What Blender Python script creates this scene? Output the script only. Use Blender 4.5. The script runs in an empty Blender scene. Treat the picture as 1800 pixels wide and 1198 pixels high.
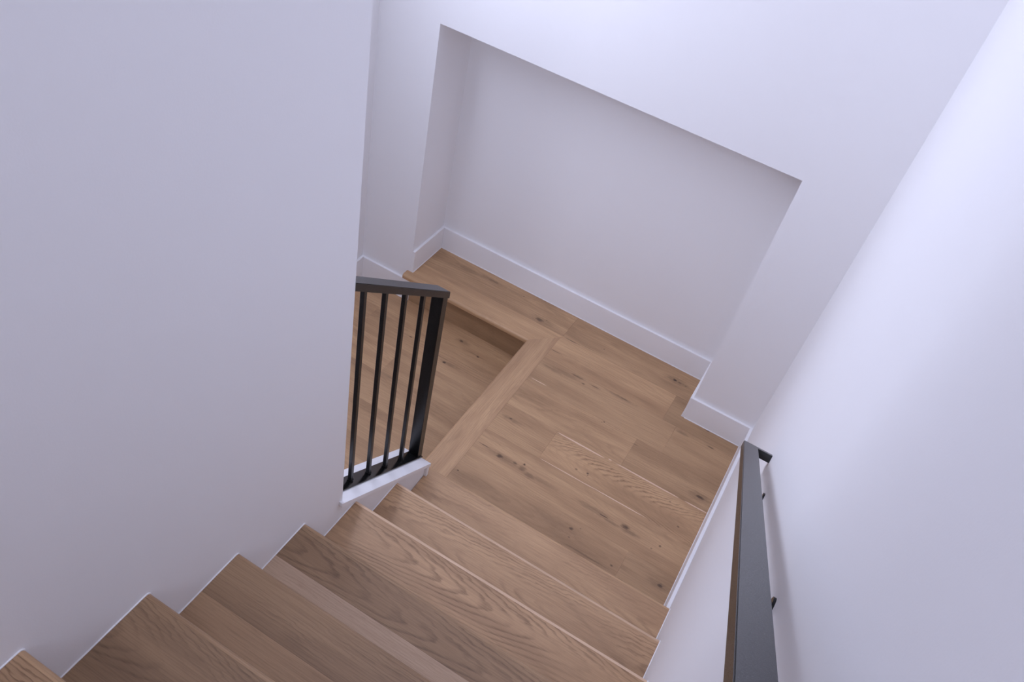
import bpy, bmesh, math, random
from mathutils import Vector, Matrix
random.seed(7)
sc = bpy.context.scene
COL = sc.collection

# ------------------------------------------------------------------ camera
R = Vector((0.856909520896127, 0.48466918275864523, 0.17550457624129612))
U = Vector((-0.4550393831214351, 0.5513021455592599, 0.6992889989912757))
FW = Vector((-0.24216777821591745, 0.6790888952013746, -0.6929596233606563))
cd = bpy.data.cameras.new('camera')
cd.sensor_fit = 'HORIZONTAL'
cd.sensor_width = 36.0
cd.lens = 1470.5 * 36.0 / 1800.0
cd.clip_start = 0.02
cam = bpy.data.objects.new('camera', cd)
M = Matrix(((R.x, U.x, -FW.x, 0.80187), (R.y, U.y, -FW.y, -1.71410), (R.z, U.z, -FW.z, 2.72169), (0, 0, 0, 1)))
cam.matrix_world = M
COL.objects.link(cam)
sc.camera = cam

# ------------------------------------------------------------------ light and exposure
sc.view_settings.view_transform = 'Standard'
sc.view_settings.look = 'None'
sc.view_settings.exposure = 0.02
sc.view_settings.gamma = 1.0
sc.view_settings.use_curve_mapping = False
sc.cycles.max_bounces = 12
sc.cycles.diffuse_bounces = 8
w = bpy.data.worlds.new('world')
sc.world = w
w.use_nodes = True
w.node_tree.nodes['Background'].inputs[0].default_value = (0.72, 0.80, 1.0, 1)
w.node_tree.nodes['Background'].inputs[1].default_value = 0.0

def area(name, loc, target, sx, sy, power, color):
    d = bpy.data.lights.new(name, 'AREA')
    d.shape = 'RECTANGLE'
    d.size, d.size_y, d.energy, d.color = sx, sy, power, color
    o = bpy.data.objects.new(name, d)
    o.location = loc
    o.rotation_euler = (Vector(target) - Vector(loc)).to_track_quat('-Z', 'Y').to_euler()
    COL.objects.link(o)
    return o
DAY = (0.742, 0.792, 1.0)
area('stairwell_window_light', (-1.062, 0.15, 2.0), (0.0, 0.15, 1.9), 1.0, 1.0, 34.0, DAY)
area('upper_hall_lamp', (0.5, -3.6, 4.1), (0.55, 0.0, 1.0), 0.4, 0.4, 18.0, DAY)
area('stairwell_upper_light', (-0.5, -2.4, 2.6), (-0.4, 0.5, 1.2), 0.7, 1.0, 12.0, DAY)
area('overhead_fill', (-0.05, -0.3, 4.85), (-0.05, -0.3, 0.0), 1.6, 2.0, 12.0, DAY)  # unseen fill added under the ceiling to brighten cap, baseboard tops and left wall

# ------------------------------------------------------------------ helpers
def rgb(r, g, b):
    f = lambda c: ((c / 255 + 0.055) / 1.055) ** 2.4 if c > 10 else c / 255 / 12.92
    return (f(r), f(g), f(b), 1)

def newmat(name):
    m = bpy.data.materials.new(name)
    m.use_nodes = True
    nt = m.node_tree
    return m, nt, nt.nodes['Principled BSDF']

def N(nt, typ, **kw):
    n = nt.nodes.new(typ)
    for k, v in kw.items():
        setattr(n, k, v)
    return n

def inp(nt, node, i, v):
    if hasattr(v, 'node'):
        nt.links.new(v, node.inputs[i])
    else:
        node.inputs[i].default_value = v

def math_(nt, op, a, b=0.0, c=0.0, clamp=False):
    n = N(nt, 'ShaderNodeMath', operation=op, use_clamp=clamp)
    inp(nt, n, 0, a); inp(nt, n, 1, b)
    if op in ('MULTIPLY_ADD', 'SMOOTH_MIN', 'COMPARE'): inp(nt, n, 2, c)
    return n.outputs[0]

def maprange(nt, v, a, b, c, d, kind='SMOOTHSTEP'):
    n = N(nt, 'ShaderNodeMapRange', interpolation_type=kind)
    inp(nt, n, 0, v)
    for i, q in zip((1, 2, 3, 4), (a, b, c, d)): inp(nt, n, i, q)
    return n.outputs[0]

def mixc(nt, f, a, b, mode='MIX'):
    n = N(nt, 'ShaderNodeMix', data_type='RGBA', blend_type=mode)
    inp(nt, n, 0, f); inp(nt, n, 6, a); inp(nt, n, 7, b)
    return n.outputs[2]

def noise(nt, vec, scale, detail=2.0, rough=0.5, dist=0.0):
    n = N(nt, 'ShaderNodeTexNoise')
    nt.links.new(vec, n.inputs['Vector'])
    n.inputs['Scale'].default_value = scale
    n.inputs['Detail'].default_value = detail
    n.inputs['Roughness'].default_value = rough
    n.inputs['Distortion'].default_value = dist
    return n.outputs[0]

def paint(name, col, rough, bump=0.0, bscale=260.0):
    m, nt, b = newmat(name)
    geo = N(nt, 'ShaderNodeNewGeometry')
    t = noise(nt, geo.outputs['Position'], 3.0, 2)
    b.inputs['Base Color'].default_value = col
    c2 = tuple(x * 0.985 for x in col[:3]) + (1,)
    nt.links.new(mixc(nt, t, col, c2), b.inputs['Base Color'])
    b.inputs['Roughness'].default_value = rough
    if bump:
        bn = N(nt, 'ShaderNodeBump')
        bn.inputs['Strength'].default_value = bump
        bn.inputs['Distance'].default_value = 0.001
        nt.links.new(noise(nt, geo.outputs['Position'], bscale, 3), bn.inputs['Height'])
        nt.links.new(bn.outputs[0], b.inputs['Normal'])
    return m

def metal(name, rough, base=0.012, ior=1.48):
    m, nt, b = newmat(name)
    tc = N(nt, 'ShaderNodeTexCoord')
    t = noise(nt, tc.outputs['Object'], 900.0, 2)
    b.inputs['Base Color'].default_value = (base, base, base * 1.05, 1)
    b.inputs['IOR'].default_value = ior
    nt.links.new(maprange(nt, t, 0.3, 0.7, rough - 0.04, rough + 0.04, 'LINEAR'), b.inputs['Roughness'])
    bn = N(nt, 'ShaderNodeBump')
    bn.inputs['Strength'].default_value = 0.06
    bn.inputs['Distance'].default_value = 0.0004
    nt.links.new(t, bn.inputs['Height'])
    nt.links.new(bn.outputs[0], b.inputs['Normal'])
    return m

def oattr(nt, name):
    n = N(nt, 'ShaderNodeAttribute', attribute_type='OBJECT', attribute_name=name)
    return n.outputs['Fac']

# dark knots (x, y, half length, half width, strength) and pale sapwood streaks, in metres on the boards
KNOTS_UPPER = [
    (-.115, 1.169, .030, .016, .75), (-.10, 1.170, .085, .030, .22), (-.085, 1.188, .006, .004, .6), (.229, 1.194, .005, .004, .6),
    (.050, 1.027, .032, .003, .55), (.095, .915, .075, .012, .28), (.15, .930, .09, .016, .25), (.205, .949, .040, .009, .50),
    (.245, .926, .010, .006, .65), (.297, .943, .032, .005, .55), (.42, .960, .09, .010, .35),
    (.079, .538, .012, .006, .85), (.085, .535, .060, .012, .30), (.421, .780, .005, .004, .75), (.413, .772, .004, .003, .6), (.2017, .694, .004, .003, .5),
    (.5886, 1.2287, .014, .010, .95), (.600, 1.229, .075, .022, .35), (.616, 1.2278, .012, .005, .75), (.6465, 1.2254, .006, .005, .6),
    (.440, .961, .032, .005, .60), (.085, 1.140, .045, .003, .7), (.16, 1.150, .04, .002, .4),
    (.065, .345, .045, .003, .75), (.141, .336, .022, .012, .80), (.16, .336, .10, .020, .25), (.210, .343, .014, .008, .65),
    (.245, .361, .007, .007, .9), (.249, .337, .020, .018, .5), (.288, .325, .030, .016, .40), (.35, .33, .09, .014, .22),
    (.0403, .1714, .006, .004, .9), (.4328, .472, .007, .005, .6), (.4817, .4818, .007, .006, .85), (.485, .474, .005, .004, .6),
    (.627, .3335, .026, .003, .95), (.58, .335, .10, .018, .30), (.66, .325, .05, .010, .35), (.543, .2026, .012, .009, .80), (.574, .225, .004, .003, .6),
    (.48, .19, .14, .035, .18), (.9245, .664, .026, .012, .85), (.92, .664, .055, .030, .30), (.899, .471, .008, .006, .75), (.826, .565, .006, .005, .5),
    (.72, .3395, .022, .014, .80), (.745, .327, .050, .013, .40), (.871, .948, .020, .005, .65), (.735, .943, .040, .010, .35), (.828, 1.031, .018, .004, .8),
    (.587, .750, .020, .003, .4), (.553, .164, .007, .004, .5), (.744, .150, .009, .006, .80), (.87, .343, .006, .006, .70), (.845, .312, .005, .004, .5),
    (.935, .183, .018, .012, .85), (.93, .18, .06, .02, .3), (.637, .129, .14, .005, .35), (.80, .115, .03, .003, .5),
    (-.578, 1.256, .075, .022, .30), (-.437, 1.264, .055, .012, .50), (-.437, 1.262, .12, .025, .22), (-.257, 1.266, .005, .004, .8), (-.30, 1.262, .08, .012, .2),
]
SAP_UPPER = [(.395, .5985, .125, .0045, .8), (.53, .606, .012, .004, .4), (.69, .6045, .17, .0045, .75), (.93, .606, .06, .004, .7), (.41, .4285, .14, .0024, .75), (.64, .4300, .16, .003, .8), (.075, .8055, .05, .0022, .55)]
KNOTS_LOWER = [(-.41, .965, .014, .010, .8), (-.40, .965, .05, .02, .3), (-.29, .925, .009, .006, .9), (-.30, .93, .09, .004, .3), (-.40, .790, .012, .008, .95), (-.37, .795, .06, .012, .35), (-.45, .812, .07, .003, .45),
    (-.45, .69, .012, .008, .6), (-.62, .83, .010, .006, .7), (-.56, .80, .007, .006, .6), (-.68, .82, .006, .005, .5), (-.27, .84, .12, .002, .5), (-.22, .80, .10, .002, .4), (-.55, .55, .05, .004, .3)]

def blobs(nt, pos, lst, wob):
    out = None
    for (x, y, a, b, s) in lst:
        v = N(nt, 'ShaderNodeVectorMath', operation='MULTIPLY_ADD')
        nt.links.new(pos, v.inputs[0])
        v.inputs[1].default_value = (1 / a, 1 / b, 0)
        v.inputs[2].default_value = (-x / a, -y / b, 0)
        l = N(nt, 'ShaderNodeVectorMath', operation='LENGTH')
        nt.links.new(v.outputs[0], l.inputs[0])
        d = math_(nt, 'ADD', l.outputs['Value'], wob)
        mk = maprange(nt, d, 1.15, 0.25, 0.0, s)
        out = mk if out is None else math_(nt, 'MAXIMUM', out, mk)
    return out

def oak(name, light, mid, dark, knots=None, sap=None, rough=0.42):
    m, nt, b = newmat(name)
    tc = N(nt, 'ShaderNodeTexCoord')
    geo = N(nt, 'ShaderNodeNewGeometry')
    seed = oattr(nt, 'wood_seed')
    sh = N(nt, 'ShaderNodeCombineXYZ')
    nt.links.new(math_(nt, 'MULTIPLY', seed, 7.31), sh.inputs[0])
    nt.links.new(math_(nt, 'MULTIPLY', seed, 3.17), sh.inputs[1])
    nt.links.new(math_(nt, 'MULTIPLY', seed, 5.73), sh.inputs[2])
    P = tc.outputs['Object']
    Q = N(nt, 'ShaderNodeVectorMath', operation='ADD')
    nt.links.new(P, Q.inputs[0]); nt.links.new(sh.outputs[0], Q.inputs[1])
    Q = Q.outputs[0]
    def scaled(v, s):
        n = N(nt, 'ShaderNodeVectorMath', operation='MULTIPLY')
        nt.links.new(v, n.inputs[0]); n.inputs[1].default_value = s
        return n.outputs[0]
    # growth rings cut at a shallow angle give cathedral figure
    warp = noise(nt, scaled(Q, (2.6, 6.5, 6.5)), 1.0, 3, 0.55)
    warp2 = noise(nt, scaled(Q, (22, 75, 75)), 1.0, 2, 0.5)
    s = N(nt, 'ShaderNodeSeparateXYZ'); nt.links.new(P, s.inputs[0])
    yy = math_(nt, 'ADD', s.outputs[1], oattr(nt, 'wood_shift'))
    yy = math_(nt, 'MULTIPLY_ADD', math_(nt, 'SUBTRACT', warp, 0.5), 0.045, yy)
    yy = math_(nt, 'MULTIPLY_ADD', math_(nt, 'SUBTRACT', warp2, 0.5), 0.008, yy)
    # nested arches along the middle of the board that run out into straight grain at its edges
    ay = math_(nt, 'ABSOLUTE', yy)
    pv = math_(nt, 'DIVIDE', math_(nt, 'MULTIPLY', yy, yy), math_(nt, 'MULTIPLY_ADD', ay, 8.0, 1.0))
    ph = math_(nt, 'MULTIPLY_ADD', pv, 1150.0, math_(nt, 'MULTIPLY', oattr(nt, 'wood_depth'), 37.0))
    ph = math_(nt, 'MULTIPLY_ADD', math_(nt, 'MULTIPLY', s.outputs[0], oattr(nt, 'wood_tilt')), 150.0, ph)
    ph = math_(nt, 'MULTIPLY_ADD', warp2, 0.8, ph)
    ph = math_(nt, 'MULTIPLY_ADD', noise(nt, scaled(Q, (1.7, 5, 5)), 1.0, 2), 4.0, ph)
    fr = math_(nt, 'FRACT', ph)
    ring = math_(nt, 'MULTIPLY', maprange(nt, fr, 0.42, 0.80, 0, 1), maprange(nt, fr, 0.82, 1.0, 1, 0))
    ring = math_(nt, 'MULTIPLY', ring, oattr(nt, 'wood_figure'))
    dash = maprange(nt, noise(nt, scaled(Q, (26, 520, 520)), 1.0, 2, 0.6), 0.40, 0.60, 0.55, 1.0)
    ring = math_(nt, 'MULTIPLY', ring, dash)
    ring = math_(nt, 'MULTIPLY', ring, maprange(nt, noise(nt, scaled(Q, (2.4, 12, 12)), 1.0, 2), 0.40, 0.62, 0.15, 1.0))
    fine = noise(nt, scaled(Q, (7, 330, 330)), 1.0, 3, 0.6)
    pore = noise(nt, scaled(Q, (38, 900, 900)), 1.0, 1, 0.5)
    pore = maprange(nt, pore, 0.60, 0.72, 0, 1)
    broad = noise(nt, scaled(Q, (1.6, 13, 13)), 1.0, 3, 0.55)
    col = mixc(nt, maprange(nt, broad, 0.34, 0.68, 0, 1), light, mid)
    col = mixc(nt, maprange(nt, fine, 0.38, 0.72, 0.0, 0.30), col, dark)
    col = mixc(nt, math_(nt, 'MULTIPLY', ring, 0.72, clamp=True), col, dark)
    col = mixc(nt, math_(nt, 'MULTIPLY', pore, math_(nt, 'MULTIPLY_ADD', ring, 0.45, 0.12)), col, tuple(c * 0.55 for c in dark[:3]) + (1,))
    smoke = noise(nt, scaled(Q, (2.3, 10, 10)), 1.0, 4, 0.6, 0.6)
    col = mixc(nt, maprange(nt, smoke, 0.50, 0.78, 0, 0.42), col, tuple(c * 0.85 for c in dark[:3]) + (1,))
    tone = oattr(nt, 'wood_tone')
    tv = N(nt, 'ShaderNodeVectorMath', operation='SCALE')
    nt.links.new(col, tv.inputs[0]); nt.links.new(tone, tv.inputs['Scale'])
    col = tv.outputs[0]
    pos = geo.outputs['Position']
    if knots:
        wn = noise(nt, scaled(pos, (45, 120, 1)), 1.0, 3, 0.6)
        wob = math_(nt, 'MULTIPLY', math_(nt, 'SUBTRACT', wn, 0.5), 1.3)
        k = blobs(nt, pos, knots, wob)
        col = mixc(nt, k, col, (0.060, 0.032, 0.020, 1))
    if sap:
        wn2 = noise(nt, scaled(pos, (18, 60, 1)), 1.0, 2, 0.5)
        wob2 = math_(nt, 'MULTIPLY', math_(nt, 'SUBTRACT', wn2, 0.5), 0.7)
        k2 = blobs(nt, pos, sap, wob2)
        col = mixc(nt, math_(nt, 'MULTIPLY', maprange(nt, k2, 0.08, 0.3, 0, 1), 0.85), col, (0.80, 0.58, 0.42, 1))
    nt.links.new(col, b.inputs['Base Color'])
    nt.links.new(maprange(nt, fine, 0.3, 0.7, rough - 0.05, rough + 0.08, 'LINEAR'), b.inputs['Roughness'])
    bn = N(nt, 'ShaderNodeBump')
    bn.inputs['Strength'].default_value = 0.12
    bn.inputs['Distance'].default_value = 0.0006
    nt.links.new(math_(nt, 'SUBTRACT', fine, math_(nt, 'MULTIPLY', pore, 0.5)), bn.inputs['Height'])
    nt.links.new(bn.outputs[0], b.inputs['Normal'])
    return m

WALL = paint('wall_paint', (0.87, 0.865, 0.88, 1), 0.62, 0.10)
TRIM = paint('trim_paint', (0.89, 0.885, 0.90, 1), 0.38)
CAULK = paint('caulk', (0.86, 0.85, 0.86, 1), 0.5)
METAL = metal('black_powder_coat', 0.30, 0.005)
GLOSS = metal('black_satin_plate', 0.20, 0.006, 1.6)
OL, OM, OD = (0.585, 0.368, 0.200, 1), (0.455, 0.276, 0.147, 1), (0.23, 0.128, 0.064, 1)
OAK_F = oak('oak_floor', OL, OM, OD, KNOTS_UPPER, SAP_UPPER)
OAK_L = oak('oak_lower_floor', OL, OM, OD, KNOTS_LOWER)
OAK_S = oak('oak_stair', (0.545, 0.343, 0.190, 1), (0.43, 0.262, 0.143, 1), (0.19, 0.103, 0.052, 1))
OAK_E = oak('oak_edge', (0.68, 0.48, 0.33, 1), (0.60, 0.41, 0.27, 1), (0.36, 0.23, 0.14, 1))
SUB = paint('subfloor', (0.16, 0.11, 0.08, 1), 0.8)

def link(name, bm, mat, parent=None, loc=(0, 0, 0), rz=0.0, smooth=False):
    bmesh.ops.recalc_face_normals(bm, faces=bm.faces)
    me = bpy.data.meshes.new(name)
    bm.to_mesh(me); bm.free()
    if smooth:
        for p in me.polygons: p.use_smooth = True
    me.materials.append(mat)
    o = bpy.data.objects.new(name, me)
    o.location = loc
    o.rotation_euler.z = rz
    COL.objects.link(o)
    if parent is not None:
        o.parent = parent
        pl = parent
        off = Vector((0, 0, 0))
        while pl is not None:
            off += pl.location; pl = pl.parent
        o.location = Vector(loc) - off
    return o

def box(bm, x0, x1, y0, y1, z0, z1, bev=0.0, seg=1):
    vs = [bm.verts.new((x, y, z)) for x in (x0, x1) for y in (y0, y1) for z in (z0, z1)]
    q = [(0, 1, 3, 2), (4, 6, 7, 5), (0, 4, 5, 1), (2, 3, 7, 6), (0, 2, 6, 4), (1, 5, 7, 3)]
    fs = [bm.faces.new([vs[i] for i in f]) for f in q]
    if bev:
        es = list({e for f in fs for e in f.edges})
        bmesh.ops.bevel(bm, geom=es, offset=bev, segments=seg, affect='EDGES', profile=0.5)
    return bm

def boxobj(name, mat, x0, x1, y0, y1, z0, z1, bev=0.0, parent=None, seg=1):
    c = ((x0 + x1) / 2, (y0 + y1) / 2, (z0 + z1) / 2)
    bm = bmesh.new()
    box(bm, x0 - c[0], x1 - c[0], y0 - c[1], y1 - c[1], z0 - c[2], z1 - c[2], bev, seg)
    return link(name, bm, mat, parent, c)

def prism_x(bm, pts, x0, x1):
    """closed outline of (y, z) pushed from x0 to x1"""
    a = [bm.verts.new((x0, y, z)) for y, z in pts]
    c = [bm.verts.new((x1, y, z)) for y, z in pts]
    bm.faces.new(a[::-1]); bm.faces.new(c)
    n = len(pts)
    for i in range(n):
        bm.faces.new((a[i], a[(i + 1) % n], c[(i + 1) % n], c[i]))
    return bm

def struct(o, label=None):
    o['kind'] = 'structure'
    if label: o['label'] = label
    return o

def thing(name, label, cat, loc):
    o = bpy.data.objects.new(name, None)
    o.location = loc
    o.empty_display_size = 0.1
    COL.objects.link(o)
    o['label'] = label; o['category'] = cat
    return o

def wood(o, tone=1.0, shift=None, depth=None, tilt=None, figure=0.45, seed=None):
    o['wood_seed'] = random.random() * 4 if seed is None else seed
    o['wood_tone'] = tone
    o['wood_shift'] = random.uniform(-.12, .12) if shift is None else shift
    o['wood_depth'] = random.uniform(-.02, .05) if depth is None else depth
    o['wood_tilt'] = random.choice((-1, 1)) * random.uniform(.03, .07) if tilt is None else tilt
    o['wood_figure'] = figure
    return o

# ------------------------------------------------------------------ dimensions (metres; landing floor at z = 0)
RISE, RUN, WID = 0.18, 0.2407, 0.9916
B, D = 1.0477, 0.2755            # back wall plane, niche depth
NL, NR, NT = -0.790, 0.7093, 1.2773
BH, BT = 0.1285, 0.0125          # baseboard
FL = -1.078                      # far wall beyond the lower landing
YN = 1.006                       # front of the niche-side nosing
CX0, CX1 = -0.098, 0.022         # nosing board along the landing's open side
TOP, REAR = 4.9, -4.2
KS = 0.7272
def cap_z(y): return 0.2406 - KS * (y + 0.0291)

# ------------------------------------------------------------------ room shell
bm = bmesh.new()
yw = -0.556
ye = -0.050
prism_x(bm, [(REAR, -0.6), (ye, -0.6), (ye, cap_z(ye) - .018), (yw, cap_z(yw) - .018), (yw, TOP), (REAR, TOP)], -0.098, 0.0)
struct(link('wall_left', bm, WALL), 'white wall left of the stairs stepping down to a low sloped end')
struct(boxobj('wall_right', WALL, WID, WID + .1, REAR, B + .45, -0.6, TOP), 'white wall along the handrail side of the stairs')
bm = bmesh.new()
yb = B + .45
def wbox(*a): box(bm, *a)
wbox(FL - .1, NL, B, yb, -0.6, TOP)
wbox(NR, WID, B, yb, -0.6, TOP)
wbox(NL, NR, B, yb, NT, TOP)
wbox(NL, NR, B + D, yb, -0.6, NT)
struct(link('wall_back', bm, WALL), 'white end wall with a wide shallow niche above the landing')
struct(boxobj('wall_outer', WALL, FL - .1, FL, REAR, B, -0.6, TOP), 'white wall on the far side of the lower landing')
struct(boxobj('wall_rear', WALL, FL - .1, WID + .1, REAR - .1, REAR, -0.6, TOP))
struct(boxobj('ceiling', WALL, FL - .1, WID + .1, REAR - .1, yb, TOP, TOP + .1))

bm = bmesh.new()
wy0, wy1, wz0, wz1 = -.37, .67, 1.48, 2.52
for a in ((wy0 - .07, wy0, wz0 - .07, wz1 + .07), (wy1, wy1 + .07, wz0 - .07, wz1 + .07), (wy0, wy1, wz0 - .07, wz0), (wy0, wy1, wz1, wz1 + .07)):
    box(bm, FL, FL + .014, *a)
struct(link('added_window_frame', bm, TRIM), 'white frame added around the unseen stairwell window light')  # frame only, added to dress the out-of-view area light as a window

# ------------------------------------------------------------------ floors
floor = struct(boxobj('floor', SUB, CX0 + .03, WID, -0.05, B, -0.16, -0.0125), 'oak plank landing floor')
PT = 0.012
def plank(x0, x1, y0, y1, z, mat, parent, tone, figure=.3, gap=.0001, **kw):
    c = ((x0 + x1) / 2, (y0 + y1) / 2, z - PT / 2)
    bm = bmesh.new()
    hx, hy = (x1 - x0) / 2 - gap, (y1 - y0) / 2 - gap
    box(bm, -hx, hx, -hy, hy, -PT / 2, PT / 2, 0.0004)
    return wood(link('plank', bm, mat, parent, c), tone, figure=figure, **kw)
yj = [1.14, .963, .785, .605, .427, .249, .071, -.05]
rows = {
    0: [(CX1, .632, 1.06, .25), (.632, WID, .80, .2)],
    1: [(CX1, .70, .93, .3), (.70, WID, .90, .2)],
    2: [(CX1, .580, 1.0, .5), (.580, WID, .90, .4)],
    3: [(CX1, .277, .96, .45), (.277, WID, 1.05, 1.0)],
    4: [(CX1, WID, .97, .25)],
    5: [(CX1, .775, .92, .3), (.775, WID, .86, .2)],
    6: [(CX1, .40, .95, .3), (.40, WID, .95, .3)],
}
for i, rw in rows.items():
    for (x0, x1, tone, fig) in rw:
        kw = {}
        if i == 3 and x0 > .2:
            fig = 1.3
            kw = dict(shift=.005, depth=.035, tilt=-.15, seed=1.3)
        if i == 2 and x0 < .2: kw = dict(shift=.03, depth=.02, tilt=-.04, seed=2.2)
        plank(x0, min(x1, WID - .001), yj[i + 1], yj[i], 0.0, OAK_F, floor, tone, fig, **kw)
sub2 = boxobj('niche_subfloor', SUB, NL, NR, B, B + D, -0.16, -0.0125, parent=floor)
plank(NL, .03, 1.14, B + D, 0.0, OAK_F, floor, .93, .4, shift=-.03, depth=.03, tilt=.03, seed=.6)
plank(.03, NR, 1.14, B + D, 0.0, OAK_F, floor, .93, .3, seed=3.1)

def nose_profile(depth, t=.028, r=.012, n=6):
    """(y, z) outline of a stair board, rounded on its front edge; front at y = 0, top at z = 0"""
    pts = [(-depth, -t), (-depth, 0)]
    for i in range(n + 1):
        a = math.pi / 2 * (1 - i / n)
        pts.append((-r + r * math.cos(a), -r + r * math.sin(a)))
    for i in range(n + 1):
        a = -math.pi / 2 * i / n
        pts.append((-r * .6 + r * .6 * math.cos(a), -t + r * .6 + r * .6 * math.sin(a)))
    return pts

def nosing_board(length, width, mitre_end, mat, parent, loc, rz, tone, **kw):
    """board along local x with the rounded edge towards -y, one end cut at 45 degrees"""
    prof = nose_profile(width)
    bm = bmesh.new()
    pr = [(-(y), z) for y, z in prof]       # front at y=0, body towards +y
    a, c = [], []
    for y, z in pr:
        x0, x1 = 0.0, length
        if mitre_end > 0: x1 = length + y
        if mitre_end < 0: x0 = -y
        a.append(bm.verts.new((x0, y, z))); c.append(bm.verts.new((x1, y, z)))
    bm.faces.new(a); bm.faces.new(c[::-1])
    n = len(pr)
    for i in range(n):
        bm.faces.new((a[i], c[i], c[(i + 1) % n], a[(i + 1) % n]))
    o = link('nosing', bm, mat, parent, loc, rz)
    return wood(o, tone, **kw)
# along the niche: rounded edge faces the lower landing (-y)
nosing_board(CX0 + .8086, 1.14 - YN, 1, OAK_F, floor, (-.8086, YN, 0.0005), 0, 1.07, figure=.15, shift=.2, tilt=.01)
# along the landing's open side: rounded edge faces -x; local x runs towards -y
nosing_board(YN + .04, CX1 - CX0, -1, OAK_S, floor, (CX0, YN, 0.0005), -math.pi / 2, 1.10, figure=.2, shift=.15, tilt=.01)
# risers below the nosings
wood(boxobj('riser', OAK_L, NL + .010, CX0 + .05, YN + .036, YN + .041, -RISE, -.028, parent=floor), .72, figure=.25)
o = boxobj('riser', OAK_L, -YN / 2 - .02, YN / 2 + .02, -.006, .006, -.076, .076, parent=floor)
o.rotation_euler.z = math.pi / 2
o.location = Vector((CX0 + .036, YN / 2, -.104)) - floor.location
wood(o, .9, figure=.25)

low = struct(boxobj('floor_lower', SUB, FL, CX0, REAR, B, -0.4, -RISE - .0125), 'oak plank floor one step below the landing')
yl = [B, .90, .722, .544, .366, .188, .01, -.168, -.346]
for i in range(len(yl) - 1):
    cut = [-.62, -.86, -.60, -.90, -.96, -.84, -.55, -.8][i]
    if i == 0: segs = [(FL, CX0 + .04, 1.0)]
    else: segs = [(FL, cut, random.uniform(.95, 1.06)), (cut, CX0 + (.04 if yl[i + 1] > 0 else 0), random.uniform(.93, 1.04))]
    for x0, x1, tone in segs:
        plank(x0, x1, yl[i + 1], yl[i], -RISE, OAK_L, low, tone, .4)
struct(boxobj('floor_upper', SUB, 0, WID, REAR, -2.93, 2.0, 2.33))

# ------------------------------------------------------------------ stairs
stairs = thing('staircase', 'flight of oak stairs coming down between the white walls to the landing', 'staircase', (WID / 2, 0, 0))
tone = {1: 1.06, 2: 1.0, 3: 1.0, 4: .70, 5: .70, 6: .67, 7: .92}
fig = {1: .55, 2: .85, 3: 1.0, 4: .9, 5: .6, 6: .7, 7: 1.2}
shift = {1: .10, 2: .115, 3: .075, 4: .075, 5: .26, 6: .10, 7: .30}
# sign and size of tilt set which way the arches of the figure point
depth = {1: .07, 2: .055, 3: .045, 4: .04, 5: .05, 6: .06, 7: .05}
tilt = {1: -.06, 2: -.07, 3: .08, 4: .06, 5: .02, 6: .10, 7: .02}
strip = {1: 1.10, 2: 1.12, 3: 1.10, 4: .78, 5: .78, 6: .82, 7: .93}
for k in range(1, 14):
    y, z = -(k - 1) * RUN, k * RISE
    full = RUN + .036
    two = k in (4, 5)
    d = .120 if two else full
    x0, x1 = -WID / 2 + .0015, WID / 2 - .0015
    bm = bmesh.new()
    box(bm, x0, x1, -d, -.0128, -.028, 0, .0002)
    t = link('tread', bm, OAK_S, stairs, (WID / 2, y, z))
    kk = dict(shift=shift.get(k), figure=fig.get(k, .5), depth=depth.get(k, .05), tilt=tilt.get(k, .08))
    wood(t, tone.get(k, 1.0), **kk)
    # solid rounded front edge
    pr = [(-.0127, -.028), (-.0127, 0)] + nose_profile(full)[2:]
    bm = bmesh.new()
    prism_x(bm, pr, x0, x1)
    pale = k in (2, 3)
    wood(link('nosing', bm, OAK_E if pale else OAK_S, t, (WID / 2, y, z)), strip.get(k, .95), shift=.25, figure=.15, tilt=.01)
    if two:
        bm = bmesh.new()
        box(bm, x0, x1, -(full - .1202) / 2, (full - .1202) / 2, -.028, 0, .0002)
        o = link('back_board', bm, OAK_E if k == 4 else OAK_S, t, (WID / 2, y - (full + .1202) / 2, z))
        wood(o, .86 if k == 4 else .86, shift=.22, figure=.35, tilt=.02)
    # white sealant where the tread meets the walls
    pr = nose_profile(full)
    out = [(yy + (.0016 if yy > -.02 else 0), zz + (.0016 if zz > -.012 else 0)) for yy, zz in pr]
    for xx in (.0002, WID - .0030):
        if k == 1 and xx < .1: continue
        bm = bmesh.new()
        prism_x(bm, out, 0, .0028)
        link('caulk_bead', bm, CAULK, t, (xx, y, z))
    r = boxobj('riser', OAK_S, .0015, WID - .0015, y - .046, y - .028, z - RISE, z - .028, parent=stairs)
    wood(r, .95, figure=.3)

# ------------------------------------------------------------------ baseboards
def baseboard(name, x0, x1, y0, y1, z, label, front):
    o = struct(boxobj(name, TRIM, x0, x1, y0, y1, z, z + BH, .0012, seg=2), label)
    e = .0022
    if front == 'y-': a = (x0, x1, y0 - e, y0 + .001)
    elif front == 'x-': a = (x0 - e, x0 + .001, y0, y1)
    else: a = (x1 - .001, x1 + e, y0, y1)
    boxobj('caulk_bead', CAULK, *a, z, z + .003, parent=o)
    return o
baseboard('baseboard_niche', NL + BT, NR - BT, B + D - BT, B + D, 0, 'white baseboard along the back of the niche', 'y-')
baseboard('baseboard_niche_left', NL, NL + BT, B, B + D, 0, 'short white baseboard on the far left side of the niche', 'x+')
baseboard('baseboard_niche_right', NR - BT, NR, B - BT, B + D, 0, 'short white baseboard on the near right side of the niche', 'x-')
baseboard('baseboard_back', NR, WID - BT, B - BT, B, 0, 'white baseboard between niche and handrail wall', 'y-')
baseboard('baseboard_right', WID - BT, WID, -.035, B, 0, 'white baseboard along the landing below the handrail', 'x-')
baseboard('baseboard_lower', FL + BT, NL + .010, B - BT, B, -RISE, 'white baseboard on the lower landing beside the niche step', 'y-')
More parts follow.
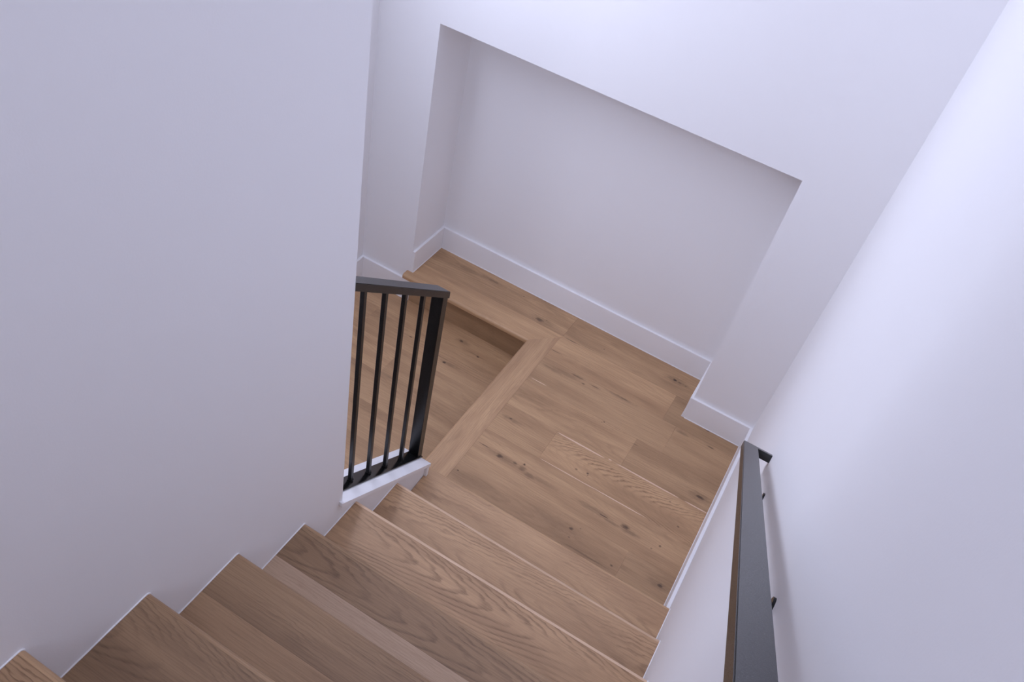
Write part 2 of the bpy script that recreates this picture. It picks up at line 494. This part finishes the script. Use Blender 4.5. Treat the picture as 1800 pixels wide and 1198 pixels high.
baseboard('baseboard_outer', FL, FL + BT, -1.2, B, -RISE, 'white baseboard on the far wall of the lower landing', 'x+')

# ------------------------------------------------------------------ sloped cap on the low wall
bm = bmesh.new()
y0, y1 = yw, -.0291
prism_x(bm, [(y0, cap_z(y0) - .018), (y1, cap_z(y1) - .018), (y1, cap_z(y1)), (y0, cap_z(y0))], -.110, .012)
y2 = -.571
prism_x(bm, [(y2, cap_z(y2) - .018), (y0, cap_z(y0) - .018), (y0, cap_z(y0)), (y2, cap_z(y2))], .0002, .012)
cap = struct(link('trim_1', bm, TRIM), 'white sloped cap on the low wall under the black railing')
bm = bmesh.new()
prism_x(bm, [(-.050, .1805), (-.0365, .1805), (-.0365, cap_z(-.0365) - .018), (-.050, cap_z(-.050) - .018)], -.108, .0105)
box(bm, -.108, -.0005, -.050, -.0365, -.15, .1805)
link('end_board', bm, TRIM, cap)

# ------------------------------------------------------------------ black railing on the low wall
bal = thing('railing', 'short black metal railing on the white sloped cap left of the stairs', 'railing', (-.055, -.29, cap_z(-.29)))
bm = bmesh.new()
ya, yz = yw + .0005, -.0195
pz = lambda y: cap_z(y) + .006
prism_x(bm, [(ya, cap_z(ya)), (yz, cap_z(yz)), (yz, pz(yz)), (ya, pz(ya))], -.0785, -.030)
bmesh.ops.bevel(bm, geom=list(bm.edges), offset=.0008, segments=1, affect='EDGES')
link('base_plate', bm, GLOSS, bal)
rz_ = lambda y: 1.049 - .748 * (y + .0141)
bm = bmesh.new()
yz = -.0125
prism_x(bm, [(ya, rz_(ya) - .0268), (yz, rz_(yz) - .0268), (yz, rz_(yz)), (ya, rz_(ya))], -.0815, -.0330)
bmesh.ops.bevel(bm, geom=list(bm.edges), offset=.0016, segments=2, affect='EDGES')
link('top_rail', bm, METAL, bal)
def upright(name, xc, yc, sx, sy, mat, parent):
    h = sy / 2
    bm = bmesh.new()
    prism_x(bm, [(yc - h, pz(yc - h) - .001), (yc + h, pz(yc + h) - .001), (yc + h, rz_(yc + h) - .0265), (yc - h, rz_(yc - h) - .0265)], xc - sx / 2, xc + sx / 2)
    bmesh.ops.bevel(bm, geom=list(bm.edges), offset=.0009, segments=1, affect='EDGES')
    return link(name, bm, mat, parent)
upright('post', -.0575, -.031, .041, .030, METAL, bal)
for yc in (-.440, -.342, -.242, -.139):
    b_ = upright('baluster', -.055, yc, .0127, .0127, METAL, bal)
    bm = bmesh.new()
    h = .0085
    prism_x(bm, [(yc - h, pz(yc - h) - .0005), (yc + h, pz(yc + h) - .0005), (yc + h, pz(yc) + .008), (yc - h, pz(yc) + .010)], -.055 - h, -.055 + h)
    bmesh.ops.bevel(bm, geom=list(bm.edges), offset=.0022, segments=2, affect='EDGES')
    link('collar', bm, METAL, b_)

# ------------------------------------------------------------------ wall handrail
HS, HC, HX, HW, HE = .78716, 1.06666, .9119, .0400, -.0530
hz = lambda y: HC - HS * y
VT = .0265
rail = thing('handrail', 'long black metal handrail running down the white right-hand wall', 'handrail', (HX + HW / 2, HE, hz(HE) - VT))
bm = bmesh.new()
yr = -2.75
# end is cut square to the slope
ux, uz = 1 / math.hypot(1, HS), -HS / math.hypot(1, HS)       # unit along slope (y, z)
nx, nz = -uz, ux                                             # normal (up and towards +y)
th = .021
e0 = (HE, hz(HE)); e1 = (HE - nx * th, hz(HE) - nz * th)
s0 = (yr, hz(yr)); s1 = (yr - nx * th, hz(yr) - nz * th)
prism_x(bm, [s1, e1, e0, s0], HX, HX + HW)
bmesh.ops.bevel(bm, geom=list(bm.edges), offset=.0014, segments=2, affect='EDGES')
link('rail', bm, METAL, rail)
bm = bmesh.new()
wr = .032
q0 = (e0[0] - ux * wr, e0[1] - uz * wr); q1 = (e1[0] - ux * wr, e1[1] - uz * wr)
prism_x(bm, [q1, e1, e0, q0], HX + HW - .002, WID + .002)
bmesh.ops.bevel(bm, geom=list(bm.edges), offset=.0012, segments=2, affect='EDGES')
link('wall_return', bm, METAL, rail)
def tube(bm, a, b_, r, seg=16):
    a, b_ = Vector(a), Vector(b_)
    d = (b_ - a)
    q = d.to_track_quat('Z', 'Y').to_matrix().to_4x4()
    bmesh.ops.create_cone(bm, cap_ends=True, segments=seg, radius1=r, radius2=r, depth=d.length, matrix=Matrix.Translation((a + b_) / 2) @ q)
for yc in (-.352, -.978):
    zc = hz(yc) - .082
    bm = bmesh.new()
    tube(bm, (WID + .001, yc, zc), (WID - .004, yc, zc), .013, 24)
    fl = link('bracket', bm, METAL, rail)
    bm = bmesh.new()
    xa, xb = HX + HW + .006, HX + HW - .010
    tube(bm, (WID - .003, yc, zc), (xa - .002, yc, zc), .0055)
    tube(bm, (xa, yc, zc - .002), (xb, yc, hz(yc) - VT + .004), .0055)
    link('bracket_arm', bm, METAL, fl)
